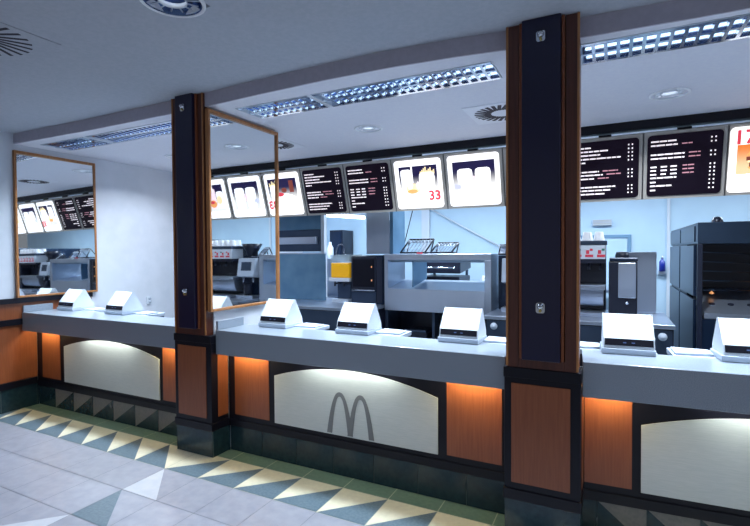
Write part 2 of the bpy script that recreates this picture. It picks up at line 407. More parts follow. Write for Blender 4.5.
column(COLS[1], 'large dark cherry and navy column nearer the viewer, right of the emblem panel')

# ------------------------------------------------------------------ mirrors
def mirror(X, sx, y0, y1, z0, z1, label, turn=0, lean=0):
    th = thing('wall_mirror', label, 'mirror', (X, y0, z0), 'tall oak framed mirrors')
    gm = MB(); gm.box(-.004, .004, -(y1 - y0) / 2 + .012, (y1 - y0) / 2 - .012, -(z1 - z0) / 2 + .012, (z1 - z0) / 2 - .012, M['mirror']); go = gm.build('glass', th, world=False)
    go.location = (sx * .016, (y1 - y0) / 2, (z1 - z0) / 2); go.rotation_euler = (0, math.radians(lean), math.radians(turn))
    a, b = sorted((X + sx * .001, X + sx * .036)); f = MB()
    f.box(a, b, y0, y0 + .02, z0, z1, M['owood']); f.box(a, b, y1 - .02, y1, z0, z1, M['owood'])
    f.box(a, b, y0 + .0201, y1 - .0201, z0, z0 + .02, M['owood']); f.box(a, b, y0 + .0201, y1 - .0201, z1 - .028, z1, M['owood'])
    f.build('frame', th, .003)
    return th
mirror(XL, 1, 2.60, 3.42, 1.114, 2.575, 'tall mirror on the left wall in a thin wood frame above the dark ledge', -1.1, -.5)
mirror(-2.712, 1, 2.606, 3.43, 1.105, 2.622, 'tall mirror in a wood frame fixed beside the further column')

# ------------------------------------------------------------------ counters
def tri_foot(mb, x0, x1, kind, pitch=.30):
    mb.box(x0, x1, YP + .012, YP + .02, .001, .199, M['dgrout'])
    x = x0
    while x < x1 - .01:
        b = min(x + pitch, x1); a_, b_ = x + .002, b - .003; y = YP + .007; zt, zb = .197, .004
        if kind == 'a':
            mb.prism([(a_, zt), (b_, zt), (a_, zb)], 'y', y, YP + .0119, M['ttaupe']); mb.prism([(b_, zt), (b_, zb), (a_, zb)], 'y', y, YP + .0119, M['tgreen'])
        elif kind == 'b':
            mb.prism([(a_, zt), (b_, zt), (b_, zb)], 'y', y, YP + .0119, M['ttaupe']); mb.prism([(a_, zt), (b_, zb), (a_, zb)], 'y', y, YP + .0119, M['tgreen'])
        else: mb.box(a_, b_, y, YP + .0119, zb, zt, M['tgreen'])
        x += pitch
def arch(x0, x1, ze, za, n=24):
    c, h = (x0 + x1) / 2, (x1 - x0) / 2
    return [(x0, .288), (x1, .288)] + [(c + h * math.cos(PI * i / n * 1.0) if False else x1 - (x1 - x0) * i / n, ze + (za - ze) * (1 - (2 * i / n - 1) ** 2)) for i in range(n + 1)]
def counter(x0, x1, px0, px1, kind, label, woods, emblem=False, splash=True, tp=.30, tx=None, up=0.0):
    ZT, ZB = globals()['ZT'] + up, globals()['ZB'] + up
    th = thing('service_counter', label, 'counter', ((x0 + x1) / 2, YF, 0), 'counter bays between the columns')
    top = MB(); top.prism([(YF, ZB), (YF + .03, ZB), (YF + .03, ZT - .04), (2.985, ZT - .04), (2.985, ZT), (YF, ZT)], 'x', x0, x1, M['stone'])
    top.build('countertop', th, .004)
    c = MB(); c.box(x0, x1, YP, 2.97, .2, ZT - .041, M['black'])
    c.build('carcass', th)
    c = MB(); c.box(x0 + .002, x1 - .002, YP - .008, YP - .001, .2, .255, M['black']); c.build('skirting', th, .002)
    for a, b in woods:
        q = MB(); q.box(a, b, YP - .005, YP - .0005, .295, .90, M['wood']); q.build('wood_panel', th)
        u = MB(); u.box(a + .02, b - .02, YF + .034, YF + .054, ZB + .012, ZB + .034, M['warm']); u.build('strip_light', th)
    q = MB(); q.prism(arch(px0, px1, .64, .742), 'y', YP - .009, YP - .0005, M['metalpanel']); ap = q.build('arched_panel', th)
    ap['label'] = 'pearl grey arched metal panel'
    m = (px0 + px1) / 2
    u = MB(); u.box(m - .36, m + .36, YF + .034, YF + .054, ZB + .012, ZB + .034, M['cool']); u.build('strip_light', th)
    f = MB()
    if kind == 'c': tri_foot(f, x0 + .002, x1 - .002, 'c', .315)
    else: tri_foot(f, tx if tx is not None else x0 + .002, x1 - .002, kind, tp)
    if tx is not None and tx > x0: f.box(x0 + .002, tx - .003, YP + .007, YP + .02, .003, .198, M['tgreen'])
    f.build('tiled_foot', th)
    if splash:
        s = MB(); s.box(x0 + .0005, x0 + .022, YF + .006, 2.93, ZT + .0005, ZT + .066, M['stone']); s.build('upstand', th, .002)
    if emblem:
        e = MB(); zb, zt = .298, .588; y0_, y1_ = YP - .013, YP - .0092
        def half(xa, xb, ys):   # one tall arch, thin at the crown and thicker at the feet
            n = 36; o, i_ = [], []; c_, h_ = (xa + xb) / 2, (xb - xa) / 2
            for k in range(n + 1):
                u = -math.cos(PI * k / n); v = (1 - abs(u) ** 2.35)
                o.append((c_ + h_ * u, zb + (zt - zb) * v)); i_.append((c_ + (h_ - .038) * u, zb + (zt - .030 - zb) * v))
            e.strip(o, i_, 'y', y0_ - ys, y1_, M['emblem'])
        half(-1.766, -1.562, 0); half(-1.603, -1.401, .0004)
        e.build('emblem', ap)['label'] = 'grey double arch M emblem'
    return th
counter(XL + .0145, COLS[0] - .196, -4.815, -3.46, 'a', 'far left grey counter bay against the left wall, with a plain arched panel', [(-5.19, -4.885), (-3.418, -3.10)], tp=.30, tx=-5.0)
counter(COLS[0] + .1962, COLS[1] - .1955, -2.225, -.96, 'c', 'middle grey counter bay whose arched panel bears the double arch emblem', [(-2.612, -2.28), (-.902, -.568)], emblem=True)
bay3 = counter(COLS[1] + .196, 2.1, .15, 1.45, 'b', 'right grey counter bay beside the nearer column, with a plain arched panel', [(-.119, .108), (1.51, 1.80)], splash=False, tp=.235, tx=-.055, up=.010)
T3 = Vector((COLS[1] + .196, YF, 0)); A3 = math.radians(3.5); ROT3 = Matrix.Rotation(A3, 4, 'Z')
def turn3(o):   # the right-hand bay stands at a slight angle to the others
    p = o.location.copy(); q = T3 + ROT3 @ (Vector((p.x, p.y, 0)) - T3); o.location = (q.x, q.y, p.z); o.rotation_euler.z = A3
turn3(bay3)

# ------------------------------------------------------------------ tills
def till(cx, side, label, ZT=ZT):
    th = thing('cash_register', label, 'cash register', (cx, 2.90, ZT + .001), 'white cash registers along the counters')
    h = .128; z0 = ZT + .001
    b = MB(); b.prism([(2.90, z0), (3.13, z0), (3.13, z0 + .026), (2.895, z0 + .032)], 'x', cx - h - .006, cx + h + .002, M['offwhite']); b.build('base', th, .004)
    body = MB()
    body.prism([(2.905, z0 + .033), (3.125, z0 + .027), (3.12, z0 + .06), (3.035, z0 + .208), (3.018, z0 + .210), (2.921, z0 + .085), (2.910, z0 + .05)], 'x', cx - h + .006, cx + h - .006, M['white'])
    body.build('hood', th, .004)
    d = Vector((0, 3.018 - 2.921, .125)).normalized(); nrm = Vector((0, -d.z, d.y))
    s = MB(); s.prism([(2.9062, z0 + .048), (2.9168, z0 + .083), (2.9125, z0 + .0845), (2.902, z0 + .0495)], 'x', cx - h + .010, cx + h - .010, M['screen']); st = s.build('display', th)
    s = MB()
    for k in (-.02, .022): s.prism([(2.9052, z0 + .0625), (2.9070, z0 + .0685), (2.9064, z0 + .0687), (2.9046, z0 + .0627)], 'x', cx + k - .008, cx + k + .008, M['digits'])
    s.build('digits', st)
    for sx in (-1, 1):
        lid = MB()
        x = cx + sx * (h - .003)
        lid.prism([(2.904, z0 + .034), (3.128, z0 + .028), (3.122, z0 + .062), (3.036, z0 + .212), (3.016, z0 + .214), (2.918, z0 + .088), (2.906, z0 + .05)], 'x', min(x, x - sx * .003), max(x, x - sx * .003), M['white'])
        lid.build('side_cheek', th)
    if side:
        a, c = (cx + h + .006, cx + h + .19) if side > 0 else (cx - h - .19, cx - h - .010)
        tr = MB(); tr.prism([(a, 3.00), (c, 3.02), (c, 3.15), (a, 3.17)], 'z', z0 + .001, z0 + .013, M['offwhite']); tr.build('side_tray', th, .003)
    return th
def stand(cx, side, label, ZT=ZT):
    a, c = (cx - .15, cx + .33) if side > 0 else (cx - .33, cx + .15)
    th = thing('till_stand', label, 'stand', ((a + c) / 2, 2.99, 0), 'dark stands behind the counters')
    m = MB(); m.box(a, c, 2.99, 3.20, .0, ZT - .03, M['kdark']); m.build('cabinet', th)
    m = MB(); m.box(a, c, 2.988, 3.21, ZT - .029, ZT, M['offwhite']); m.build('top', th, .003)
    return th
T = [(-5.005, 1, 'leftmost white cash register, just below the left wall mirror'), (-4.24, 1, 'white cash register on the far left counter, right one of its two'),
     (-2.345, 1, 'white cash register on the middle counter, beside the middle mirror'), (-1.64, 1, 'white cash register at the centre of the middle counter'),
     (-.868, 1, 'white cash register on the middle counter, left of the nearer column'), (.102, -1, 'white cash register just right of the nearer column'),
     (.655, -1, 'white cash register at the right edge of the picture')]
for x, s, l in T:
    z_ = ZT + (.010 if x > -.2 else 0)
    a_ = till(x, s, l, z_)
    b_ = stand(x, s, 'dark pale-topped stand under the ' + l.replace('white cash register', 'till'), z_)
    if x > -.2: turn3(a_); turn3(b_)

# ------------------------------------------------------------------ wall socket
so = thing('wall_socket', 'small white double socket low on the left wall above the counter', 'socket', (XL, 4.11, .93))
m = MB(); m.prism(rrect(4.075, 4.155, .90, 1.0, .012), 'x', XL + .001, XL + .012, M['white']); m.build('plate', so)
for z in (.928, .972):
    m = MB(); m.lathe([(.018, 0), (.018, .003), (.001, .003)], XL + .0122, 4.115, z, M['offwhite'], 16, 'x'); m.build('outlet', so)

# ------------------------------------------------------------------ menu boards
BP = .586; B0 = -2.695; BW = BP - .003; BH = .562; BA = math.atan2(.158, .541)
def text_mesh(body, size, m, x, z, y, name, parent):
    cu = bpy.data.curves.new(name, 'FONT'); cu.body = body; cu.size = size; cu.extrude = .0006; cu.offset = .004
    tmp = bpy.data.objects.new(name, cu); C.objects.link(tmp)
    dg = bpy.context.evaluated_depsgraph_get(); me = bpy.data.meshes.new_from_object(tmp.evaluated_get(dg)); me.name = name
    bpy.data.objects.remove(tmp); me.materials.clear(); me.materials.append(m)
    o = bpy.data.objects.new(name, me); C.objects.link(o); o.parent = parent
    o.location = (x, y, z); o.rotation_euler = (PI / 2, 0, 0)
    return o
def cup(mb, x, z, w, h, m, y0=-.0165, y1=-.0125):
    mb.prism([(x - w * .4, z), (x + w * .4, z), (x + w * .5, z + h * .82), (x + w * .46, z + h * .95), (x + w * .3, z + h), (x - w * .3, z + h), (x - w * .46, z + h * .95), (x - w * .5, z + h * .82)], 'y', y0, y1, m)
def board(k, kind, label):
    cx = B0 + BP * (k + .5)
    th = thing('menu_board', label, 'menu board', (cx, 4.75, 1.988), 'illuminated menu boards over the kitchen', (BA, 0, 0))
    h = MB(); w = BW / 2
    h.box(-w, w, 0, .09, 0, BH, M['housing'])
    for x in (-w, w - .004): h.box(x, x + .004, -.002, -.0005, 0, BH, M['seam'])
    h.box(-.05, .05, .02, .06, BH + .0005, BH + .018, M['black'])
    h.build('housing', th, .003, world=False)
    x0, x1, z0, z1 = (-.262, .262, .026, .536) if kind == 'dark' else ((-.262, .262, .028, .532) if kind == 'burger' else (-.238, .238, .03, .53))
    if kind == 'dark':
        p = MB(); p.prism(rrect(x0, x1, z0, z1, .03), 'y', -.008, -.0025, M['bdark']); lp = p.build('light_panel', th, world=False)
        t = MB(); pr = MB(); y0, y1 = -.0105, -.0085; rnd = random.Random(abs(k) * 7 + 3)
        def line(xa, xb, z, m=M['btext'], hh=.0115):
            x = xa
            while x < xb - .005:
                L = min(rnd.uniform(.03, .075), xb - x); t.box(x, x + L, y0, y1, z, z + hh, m); x += L + .006
        if k in (-1, 4):
            rowsl = [(.478, .13, 0), (.446, .27, 0), (.414, .20, 0), (.382, .36, 0), (.350, .08, 0), (.268, .19, .15), (.238, .22, .14), (.206, .15, .11), (.130, .32, 0), (.100, .28, 0), (.068, .24, 0)]
        else:
            rowsl = [(.478, .18, 0), (.446, .19, .09), (.370, .24, .10), (.338, .24, .10), (.268, -1, .10), (.238, -1, .10), (.206, -1, .10), (.176, .19, 0), (.140, .04, 0), (.108, .16, 0), (.072, .04, 0)]
        for z, a, b in rowsl:
            if z in (.268, .130, .370, .140) and t.v: t.build('menu_lines', lp, world=False); t = MB()
            s = x0 + .025
            if a < 0:
                for q in (0, .075, .145): line(s + q, s + q + .045, z)
                a = .20
            else: line(s, s + a, z)
            if b: line(s + a + .03, s + a + .03 + b * .8, z + .003, M['bpink'], .009)
            if z not in (.478,) or True:
                for q in (.44, .468): pr.box(x0 + q, x0 + q + .010, y0, y1, z, z + .012, M['btext'])
        t.build('menu_lines', lp, world=False); pr.build('price_column', lp, world=False)
    else:
        p = MB(); p.prism(rrect(x0 - .02, x1 + .02, z0 - .005, z1 + .005, .035), 'y', -.008, -.0025, M['bwhite']); lp = p.build('light_panel', th, world=False)
        t = MB()
        if kind != 'burger': t.box(x0 + .03, x1 - .025, -.012, -.0085, .12, .47, M['fade'])
        if kind == 'fries':
            cup(t, -.13, .19, .12, .25, M['bwhite']); cup(t, .10, .10, .17, .30, M['bwhite'])
            for q in range(9): t.box(.03 + q * .018, .043 + q * .018, -.0165, -.0125, .38, .40 + .05 * ((q * 37) % 7) / 7 + .01, M['byellow'])
            t.box(-.07, -.055, -.0175, -.0125, .30, .49, M['bwhite'])
            t.prism(circ(-.06, .24, .085, .05), 'y', -.019, -.0166, M['byellow']); t.prism(circ(-.07, .21, .06, .022), 'y', -.021, -.0191, M['borange'])
            t.prism(circ(-.09, .28, .03, .045), 'y', -.021, -.0191, M['bpale']); t.prism(circ(.0, .27, .018, .04), 'y', -.021, -.0191, M['bpale'])
            t.box(-.15, -.01, -.0145, -.0125, .085, .092, M['bgrey']); t.box(.03, .10, -.0145, -.0125, .09, .097, M['bgrey'])
        if kind == 'cups':
            cup(t, -.085, .12, .155, .28, M['bwhite']); cup(t, .095, .12, .155, .28, M['bwhite'])
            t.prism(circ(.0, .28, .028, .045), 'y', -.0185, -.0168, M['bpale']); t.box(-.20, -.13, -.0185, -.0168, .20, .25, M['bgrey'])
            for q in range(9): t.box(-.17 + q * .038, -.145 + q * .038, -.0105, -.0085, .085, .093, M['bgrey'])
        if kind == 'drink':
            cup(t, -.02, .16, .12, .26, M['bpale']); t.box(-.045, -.035, -.0175, -.0125, .38, .50, M['bwhite'])
            cup(t, -.15, .16, .11, .22, M['bwhite']); t.prism(circ(-.02, .22, .06, .05), 'y', -.019, -.0168, M['borange']); t.prism(circ(-.01, .24, .04, .02), 'y', -.021, -.0191, M['bred'])
            t.prism(circ(-.14, .27, .045, .06), 'y', -.019, -.0168, M['byellow']); t.box(.04, .16, -.0135, -.0125, .19, .2, M['bgrey'])
        if kind == 'red':
            cup(t, -.14, .24, .08, .22, M['bwhite']); t.prism(circ(.0, .2, .2, .09), 'y', -.0165, -.0125, M['bwhite'])
            t.prism(circ(-.04, .28, .06, .025), 'y', -.019, -.0168, M['bred']); t.prism(circ(.03, .33, .04, .03), 'y', -.019, -.0168, M['bbrown'])
            t.box(.11, .17, -.0165, -.0125, .30, .44, M['bbrown'])
        if kind == 'burger':
            t.box(x0 + .03, x1 - .03, -.012, -.0085, .17, .40, M['fadeo'])
            t.prism(circ(.02, .31, .19, .075, 20, 0, 180), 'y', -.0165, -.0125, M['borange']); t.box(-.17, .21, -.0168, -.0125, .275, .305, M['bbrown'])
            t.box(-.16, .20, -.0168, -.0125, .26, .274, M['byellow']); t.box(-.15, .19, -.0168, -.0125, .225, .259, M['bbrown']); t.prism(circ(.02, .225, .18, .04, 16, 180, 360), 'y', -.0165, -.0125, M['borange'])
            for q in range(10): t.box(-.18 + q * .036, -.155 + q * .036, -.0105, -.0085, .115, .123, M['bgrey'])
        t.build('picture', lp, world=False)
        if kind == 'fries': text_mesh('33', .135, M['bred'], .105, .112, -.022, 'price_figures', lp)
        if kind == 'burger': text_mesh('17', .15, M['bred'], -.262, .408, -.0095, 'price_figures', lp)
    return th
for k, kd, l in [(-4, 'fries', 'bright picture menu board at the left end, behind the middle mirror wall'), (-3, 'cups', 'bright picture menu board hidden behind the middle mirror'),
        (-2, 'red', 'bright picture menu board just past the far edge of the middle mirror'), (-1, 'dark', 'dark text menu board left of its twin, between mirror and steel duct'),
        (0, 'dark', 'dark text menu board directly left of the bright board priced 33'), (1, 'fries', 'bright picture menu board with a red 33'),
        (2, 'cups', 'bright menu board with two white cups, left of the nearer column'), (3, 'drink', 'bright picture menu board behind the nearer column'),
        (4, 'dark', 'dark text menu board just right of the nearer column'), (5, 'dark', 'dark text menu board next to the burger picture board'),
        (6, 'burger', 'bright menu board with a red 17 and a burger picture, right edge'), (7, 'cups', 'bright picture menu board beyond the burger board')]:
    board(k, kd, l)
r = MB(); r.box(B0 - 4 * BP, B0 + 8 * BP, 4.585, 4.67, 2.565, HS - .001, M['black'])  # black bar paints the shadow gap over the boards, which hang from it
tag(r.build('menu_shadow_rail', origin=(B0 + 2 * BP, 4.6, 2.565)), 'long black rail drawn for the shadow gap between the soffit and the menu boards', 'rail')

# ------------------------------------------------------------------ kitchen: work counters
def worktable(x0, x1, y0, y1, zt, label, knobs=(), legs=True):
    th = thing('work_table', label, 'kitchen counter', ((x0 + x1) / 2, (y0 + y1) / 2, 0), 'steel kitchen counters')
    m = MB(); m.box(x0, x1, y0, y1, zt - .035, zt, M['steel']); m.build('top', th, .004)
    m = MB(); m.box(x0 + .02, x1 - .01, y0 + .02, y1 - .02, 0, zt - .036, M['kdark']); m.build('cabinet', th)
    n = max(1, round((x1 - x0) / .45)); p = (x1 - x0 - .06) / n
    for i in range(n):
        d = MB(); a = x0 + .03 + i * p; d.box(a + .006, a + p - .006, y0 + .008, y0 + .0195, .12, zt - .26, M['dsteel']); dd = d.build('door', th, .002)
        h = MB(); h.tube((a + p * .3, y0 - .004, zt - .3), (a + p * .7, y0 - .004, zt - .3), .006, M['chrome'], 8); h.build('handle', dd)
    m = MB(); m.box(x0 + .03, x1 - .02, y0 + .008, y0 + .0195, zt - .245, zt - .045, M['dsteel']); m.build('fascia', th)
    for kx in knobs:
        k = MB(); k.lathe([(.034, 0), (.034, -.006), (.026, -.008), (.023, -.03), (.001, -.034)], kx, y0 + .007, zt - .10, M['offwhite'], 24, 'y'); k.build('knob', th)
    return th
worktable(-4.30, -2.40, 4.56, 5.55, .92, 'steel kitchen counter behind the left till, under the juice dispenser')
worktable(-1.12, .475, 4.60, 5.55, .92, 'steel kitchen counter under the coffee and drinks machines', (-1.02, -.86, .385))

# heated pass-through bin
bn = thing('heated_bin', 'large steel pass-through food bin with a long window, centre of the kitchen', 'food warmer', (-1.75, 5.0, 0))
bx0, bx1, by0, by1 = -2.38, -1.135, 5.0, 5.52
m = MB(); m.box(bx0, bx1, by0, by1, 1.452, 1.52, M['steel']); m.build('top', bn, .004)
for a, b in ((bx0, bx0 + .045), (bx1 - .07, bx1)):
    m = MB(); m.box(a, b, by0, by1, .87, 1.4515, M['steel']); m.build('side', bn, .003)
m = MB(); m.prism([(by0 - .015, .87), (by0 + .02, .87), (by0 + .02, 1.12), (by0 + .0, 1.12)], 'x', bx0 + .0455, bx1 - .0705, M['steel']); m.build('front_panel', bn)
m = MB(); m.prism([(by0 + .021, 1.10), (by1, 1.18), (by1, 1.20), (by0 + .021, 1.12)], 'x', bx0 + .0455, bx1 - .0705, M['steel']); m.build('shelf', bn)
for a in (bx0 + .33, ):
    m = MB(); m.prism([(by0 + .05, 1.14), (by1 - .02, 1.215), (by1 - .02, 1.44), (by0 + .05, 1.44)], 'x', a, a + .012, M['bluesteel']); m.build('divider', bn)
m = MB(); m.box(bx0, bx1, by0 + .02, by1, 0, .52, M['dsteel']); m.build('base_cabinet', bn, .003)
for i in range(2):
    a = bx0 + .03 + i * .61; d = MB(); d.box(a, a + .58, by0 + .004, by0 + .0195, .30, .50, M['dsteel']); dd = d.build('drawer', bn, .003)
    h = MB(); h.tube((a + .1, by0 - .008, .45), (a + .3, by0 - .008, .45), .008, M['kdark'], 8); h.build('handle', dd)
m = MB(); m.box(bx0, bx1, by0 + .4, by1, .521, .869, M['kdark']); m.box(bx0, bx0 + .03, by0 + .02, by0 + .399, .521, .869, M['dsteel']); m.box(bx1 - .03, bx1, by0 + .02, by0 + .399, .521, .869, M['dsteel'])
m.box(-1.80, -1.77, by0 + .02, by0 + .399, .521, .869, M['dsteel']); m.build('open_shelf', bn)
m = MB(); m.box(bx0 + .05, bx1 - .07, by0 + .06, by0 + .10, 1.425, 1.4515, M['dull']); m.build('heat_tube', bn)

# things on the open shelf and beyond the window
for i, (x, w_) in enumerate(((-2.2, .3), (-1.5, .25))):
    s = MB(); s.box(x, x + w_, 5.12, 5.35, .522, .60, M['kdark']); s.box(x + .02, x + w_ - .02, 5.14, 5.33, .6, .63, M['dsteel'])
    tag(s.build('storage_tray', origin=(x + w_ / 2, 5.2, .522), bevel=.004), ('dark storage tray on the left of the shelf below the steel bin', 'dark storage tray on the right of the shelf below the steel bin')[i], 'tray', 'trays under the bin')
gr = thing('grill_machine', 'dark clamshell grill seen through the window of the steel bin', 'grill', (-2.1, 6.4, 0))
m = MB(); m.box(-2.55, -1.75, 6.2, 6.9, 0, 1.05, M['dsteel']); m.build('body', gr, .004)
m = MB(); m.box(-2.45, -1.85, 6.25, 6.8, 1.09, 1.20, M['kdark']); m.build('plate', gr, .01)
m = MB(); m.prism([(6.3, 1.24), (6.85, 1.30), (6.85, 1.48), (6.3, 1.40)], 'x', -2.45, -1.85, M['kdark']); m.build('lid', gr, .01)
m = MB(); m.tube((-2.4, 6.22, 1.32), (-1.9, 6.22, 1.32), .015, M['chrome'], 10); m.build('handle', gr)
for x in (-2.4, -1.9):
    m = MB(); m.tube((x, 6.78, 1.05), (x, 6.83, 1.4), .02, M['dsteel'], 10); m.build('arm', gr)
pt = thing('prep_table', 'steel preparation table against the rear wall seen through the bin window', 'table', (-.9, 6.8, 0))
m = MB(); m.box(-1.70, .1, 6.5, 7.3, 1.02, 1.06, M['steel']); m.build('top', pt, .003)
for x in (-1.66, .02):
    for y in (6.53, 7.23):
        m = MB(); m.box(x, x + .04, y, y + .04, 0, 1.019, M['steel']); m.build('leg', pt)
tools = [(-1.62, .14, 'white'), (-1.45, .08, 'steel'), (-1.3, .1, 'white'), (-1.15, .07, 'kdark'), (-1.0, .09, 'steel')]
for i, (x, h_, mm) in enumerate(tools):
    s = MB(); s.lathe([(.001, 0), (.05, 0), (.055, h_ * .6), (.035, h_ * .8), (.03, h_), (.001, h_)], x, 6.7, 1.061, M[mm], 16)
    s.tube((x, 6.7, 1.06 + h_), (x + .05, 6.68, 1.1 + h_), .008, M['chrome'], 6)
    tag(s.build('sauce_dispenser', origin=(x, 6.7, 1.061)), ['tallest white', 'steel', 'middle white', 'black', 'rightmost steel'][i] + ' pump dispenser on the rear preparation table', 'dispenser', 'dispensers on the preparation table')

# wire racks on the bin
def rack(x0, x1, y0, z, lean, label, hh):
    th = thing('wire_rack', label, 'rack', ((x0 + x1) / 2, y0, z), 'wire racks on top of the steel bin')
    y1 = y0 + .20; s = MB()
    A = lambda x, t: (x + lean * t, y0 + (y1 - y0) * t * .6, z + .012 + hh * t)
    for t in (0, 1): s.tube(A(x0, t), A(x1, t), .010, M['kdark'], 8)
    for x in (x0, x1): s.tube(A(x, 0), A(x, 1), .010, M['kdark'], 8)
    s.tube((x0, y0, z + .012), (x0, y1, z + .012), .01, M['kdark'], 8); s.tube((x1, y0, z + .012), (x1, y1, z + .012), .01, M['kdark'], 8)
    s.tube((x0, y1, z + .012), A(x0, 1), .008, M['kdark'], 8); s.tube((x1, y1, z + .012), A(x1, 1), .008, M['kdark'], 8)
    s.build('frame', th)
    s = MB(); n = 7
    for k in range(1, n):
        x = x0 + (x1 - x0) * k / n; s.tube(A(x, 0), A(x, 1), .006, M['steel'], 6)
    s.build('wires', th)
    s = MB()
    for k in range(n):
        x = x0 + (x1 - x0) * (k + .5) / n
        s.lathe([(.001, -.01), (.014, -.008), (.014, .02), (.001, .022)], *A(x, .80)[:2], A(x, .80)[2] + .0, M['offwhite'], 10)
    s.build('pegs', th)
    return th
rack(-2.20, -1.90, 5.06, 1.522, .07, 'larger leaning black wire rack on the left of the steel bin', .155)
rack(-1.845, -1.60, 5.10, 1.522, .05, 'smaller black wire rack beside the larger one on the bin', .11)
rl = MB(); rl.box(-1.98, -1.92, 5.02, 5.045, 1.521, 1.541, M['redlabel']); tag(rl.build('red_label', origin=(-1.95, 5.03, 1.521)), 'tiny red tag on the bin in front of the left rack', 'label')

# steel exhaust column
ex = thing('exhaust_duct', 'tall brushed steel duct rising behind the oven to the ceiling', 'duct', (-2.53, 5.05, 1.5215))
m = MB(); m.box(-2.72, -2.595, 5.20, 5.50, 1.5215, HS - .001, M['steel']); m.build('side_duct', ex, .003)
m = MB(); m.box(-2.594, -2.37, 5.12, 5.50, 1.5215, HS - .001, M['steel']); m.build('main_duct', ex, .003)
m = MB(); m.box(-2.369, -2.33, 5.14, 5.50, 1.5215, HS - .001, M['bluesteel']); m.build('edge', ex)
ov = thing('holding_oven', 'black holding oven with a dark glass door under the steel duct', 'oven', (-2.6, 5.0, .921))
m = MB(); m.box(-2.83, -2.405, 5.02, 5.50, .921, 1.505, M['kblue']); m.build('body', ov, .004)
m = MB(); m.box(-2.825, -2.49, 5.0, 5.019, 1.10, 1.49, M['kdark']); dr = m.build('door', ov, .004)
m = MB(); m.box(-2.80, -2.51, 4.994, 4.9995, 1.13, 1.46, M['screen']); m.build('glass', dr)
m = MB(); m.tube((-2.81, 4.985, 1.09), (-2.50, 4.985, 1.09), .009, M['chrome'], 8); m.build('handle', dr)
m = MB(); m.box(-2.825, -2.49, 5.0, 5.019, .935, 1.07, M['dsteel']); m.build('lower_drawer', ov, .003)
m = MB(); m.box(-2.485, -2.415, 5.005, 5.019, .95, 1.48, M['kdark']); m.build('control_strip', ov)
for z in (1.20, 1.36):
    m = MB(); m.box(-2.55, -2.54, 4.990, 4.9935, z, z + .02, M['glow']); m.build('indicator', ov)

# juice dispenser
ju = thing('juice_dispenser', 'juice dispenser with a clear tank of orange juice, left of the black oven', 'drink dispenser', (-2.98, 5.0, .921))
m = MB(); m.box(-3.10, -2.87, 5.0, 5.35, .921, .965, M['offwhite']); m.build('drip_tray', ju, .004)
m = MB(); m.box(-3.08, -2.89, 5.10, 5.35, .966, 1.185, M['dsteel']); m.build('body', ju, .004)
m = MB(); m.box(-3.13, -2.84, 4.98, 5.36, 1.186, 1.232, M['white']); m.build('collar', ju, .006)
m = MB(); m.box(-3.115, -2.855, 5.0, 5.34, 1.233, 1.415, M['juice']); m.build('juice', ju, .01)
m = MB(); m.box(-3.118, -2.852, 4.998, 5.343, 1.416, 1.515, M['clear']); m.build('tank', ju, .006)
for x in (-3.05, -2.92):
    m = MB(); m.tube((x, 4.99, 1.185), (x, 4.99, 1.13), .013, M['kdark'], 10); m.tube((x, 5.10, 1.16), (x, 4.99, 1.16), .01, M['kdark'], 8); m.build('tap', ju)

# steel screens and hood at the left
sc = thing('steel_screen', 'blue-grey steel screen standing on the counter left of the juice dispenser', 'screen', (-3.7, 5.2, .921))
m = MB(); m.box(-4.28, -3.33, 5.20, 5.23, .921, 1.525, M['bluesteel']); m.build('panel', sc, .003)
m = MB(); m.box(-4.28, -3.33, 5.19, 5.24, 1.5255, 1.54, M['steel']); m.build('top_rail', sc)
hd = thing('extractor_hood', 'steel extractor hood over the fryers at the left of the kitchen', 'hood', (-3.8, 5.6, 1.66))
m = MB(); m.box(-4.9, -3.55, 5.45, 5.58, 1.86, HS - .001, M['bluesteel']); m.build('canopy', hd, .004)
m = MB(); m.box(-4.85, -3.60, 5.40, 5.449, 1.66, 1.76, M['steel']); m.build('light_lip', hd, .004)
m = MB(); m.box(-4.9, -3.55, 5.45, 5.58, 1.56, 1.859, M['dsteel']); m.build('lower_canopy', hd, .003)
m = MB(); m.box(-3.549, -3.50, 5.45, 5.52, .93, HS - .001, M['white']); m.build('post', hd)
fr = thing('fryer_bank', 'steel fryer cabinet under the hood behind the steel screen', 'fryer', (-4.2, 5.9, 0))
m = MB(); m.box(-4.9, -3.5, 5.6, 6.1, 0, .91, M['dsteel']); m.build('body', fr, .004)
m = MB(); m.box(-4.85, -3.56, 6.0, 6.09, .911, 1.45, M['steel']); m.build('splashback', fr)

# passage beyond with a ceiling tube and a tall dark cupboard
lt = thing('batten_light', 'fluorescent batten glowing above the passage left of the steel duct', 'ceiling light', (-4.2, 6.6, 2.2))
m = MB(); m.prism([(-4.22, 6.50), (-4.14, 6.46), (-3.86, 7.38), (-3.94, 7.42)], 'z', 2.18, 2.24, M['white']); m.build('casing', lt, .004)
m = MB(); m.tube((-4.18, 6.50, 2.15), (-3.90, 7.38, 2.15), .026, M['tube'], 12); m.build('tube', lt)
for x, y in ((-4.12, 6.7), (-3.95, 7.2)):
    m = MB(); m.tube((x, y, 2.235), (x, y, HS - .001), .006, M['chrome'], 8); m.build('rod', lt)
cb = thing('tall_cupboard', 'tall dark cupboard beneath the glowing batten at the back', 'cupboard', (-4.35, 7.2, 0))
m = MB(); m.box(-4.44, -4.18, 7.1, 7.48, 0, 1.93, M['kdark']); m.build('body', cb, .004)
m = MB(); m.box(-4.42, -4.20, 7.08, 7.099, .9, 1.90, M['kblue']); d = m.build('door', cb)
m = MB(); m.tube((-4.22, 7.065, 1.3), (-4.22, 7.065, 1.5), .008, M['chrome'], 8); m.build('handle', d)
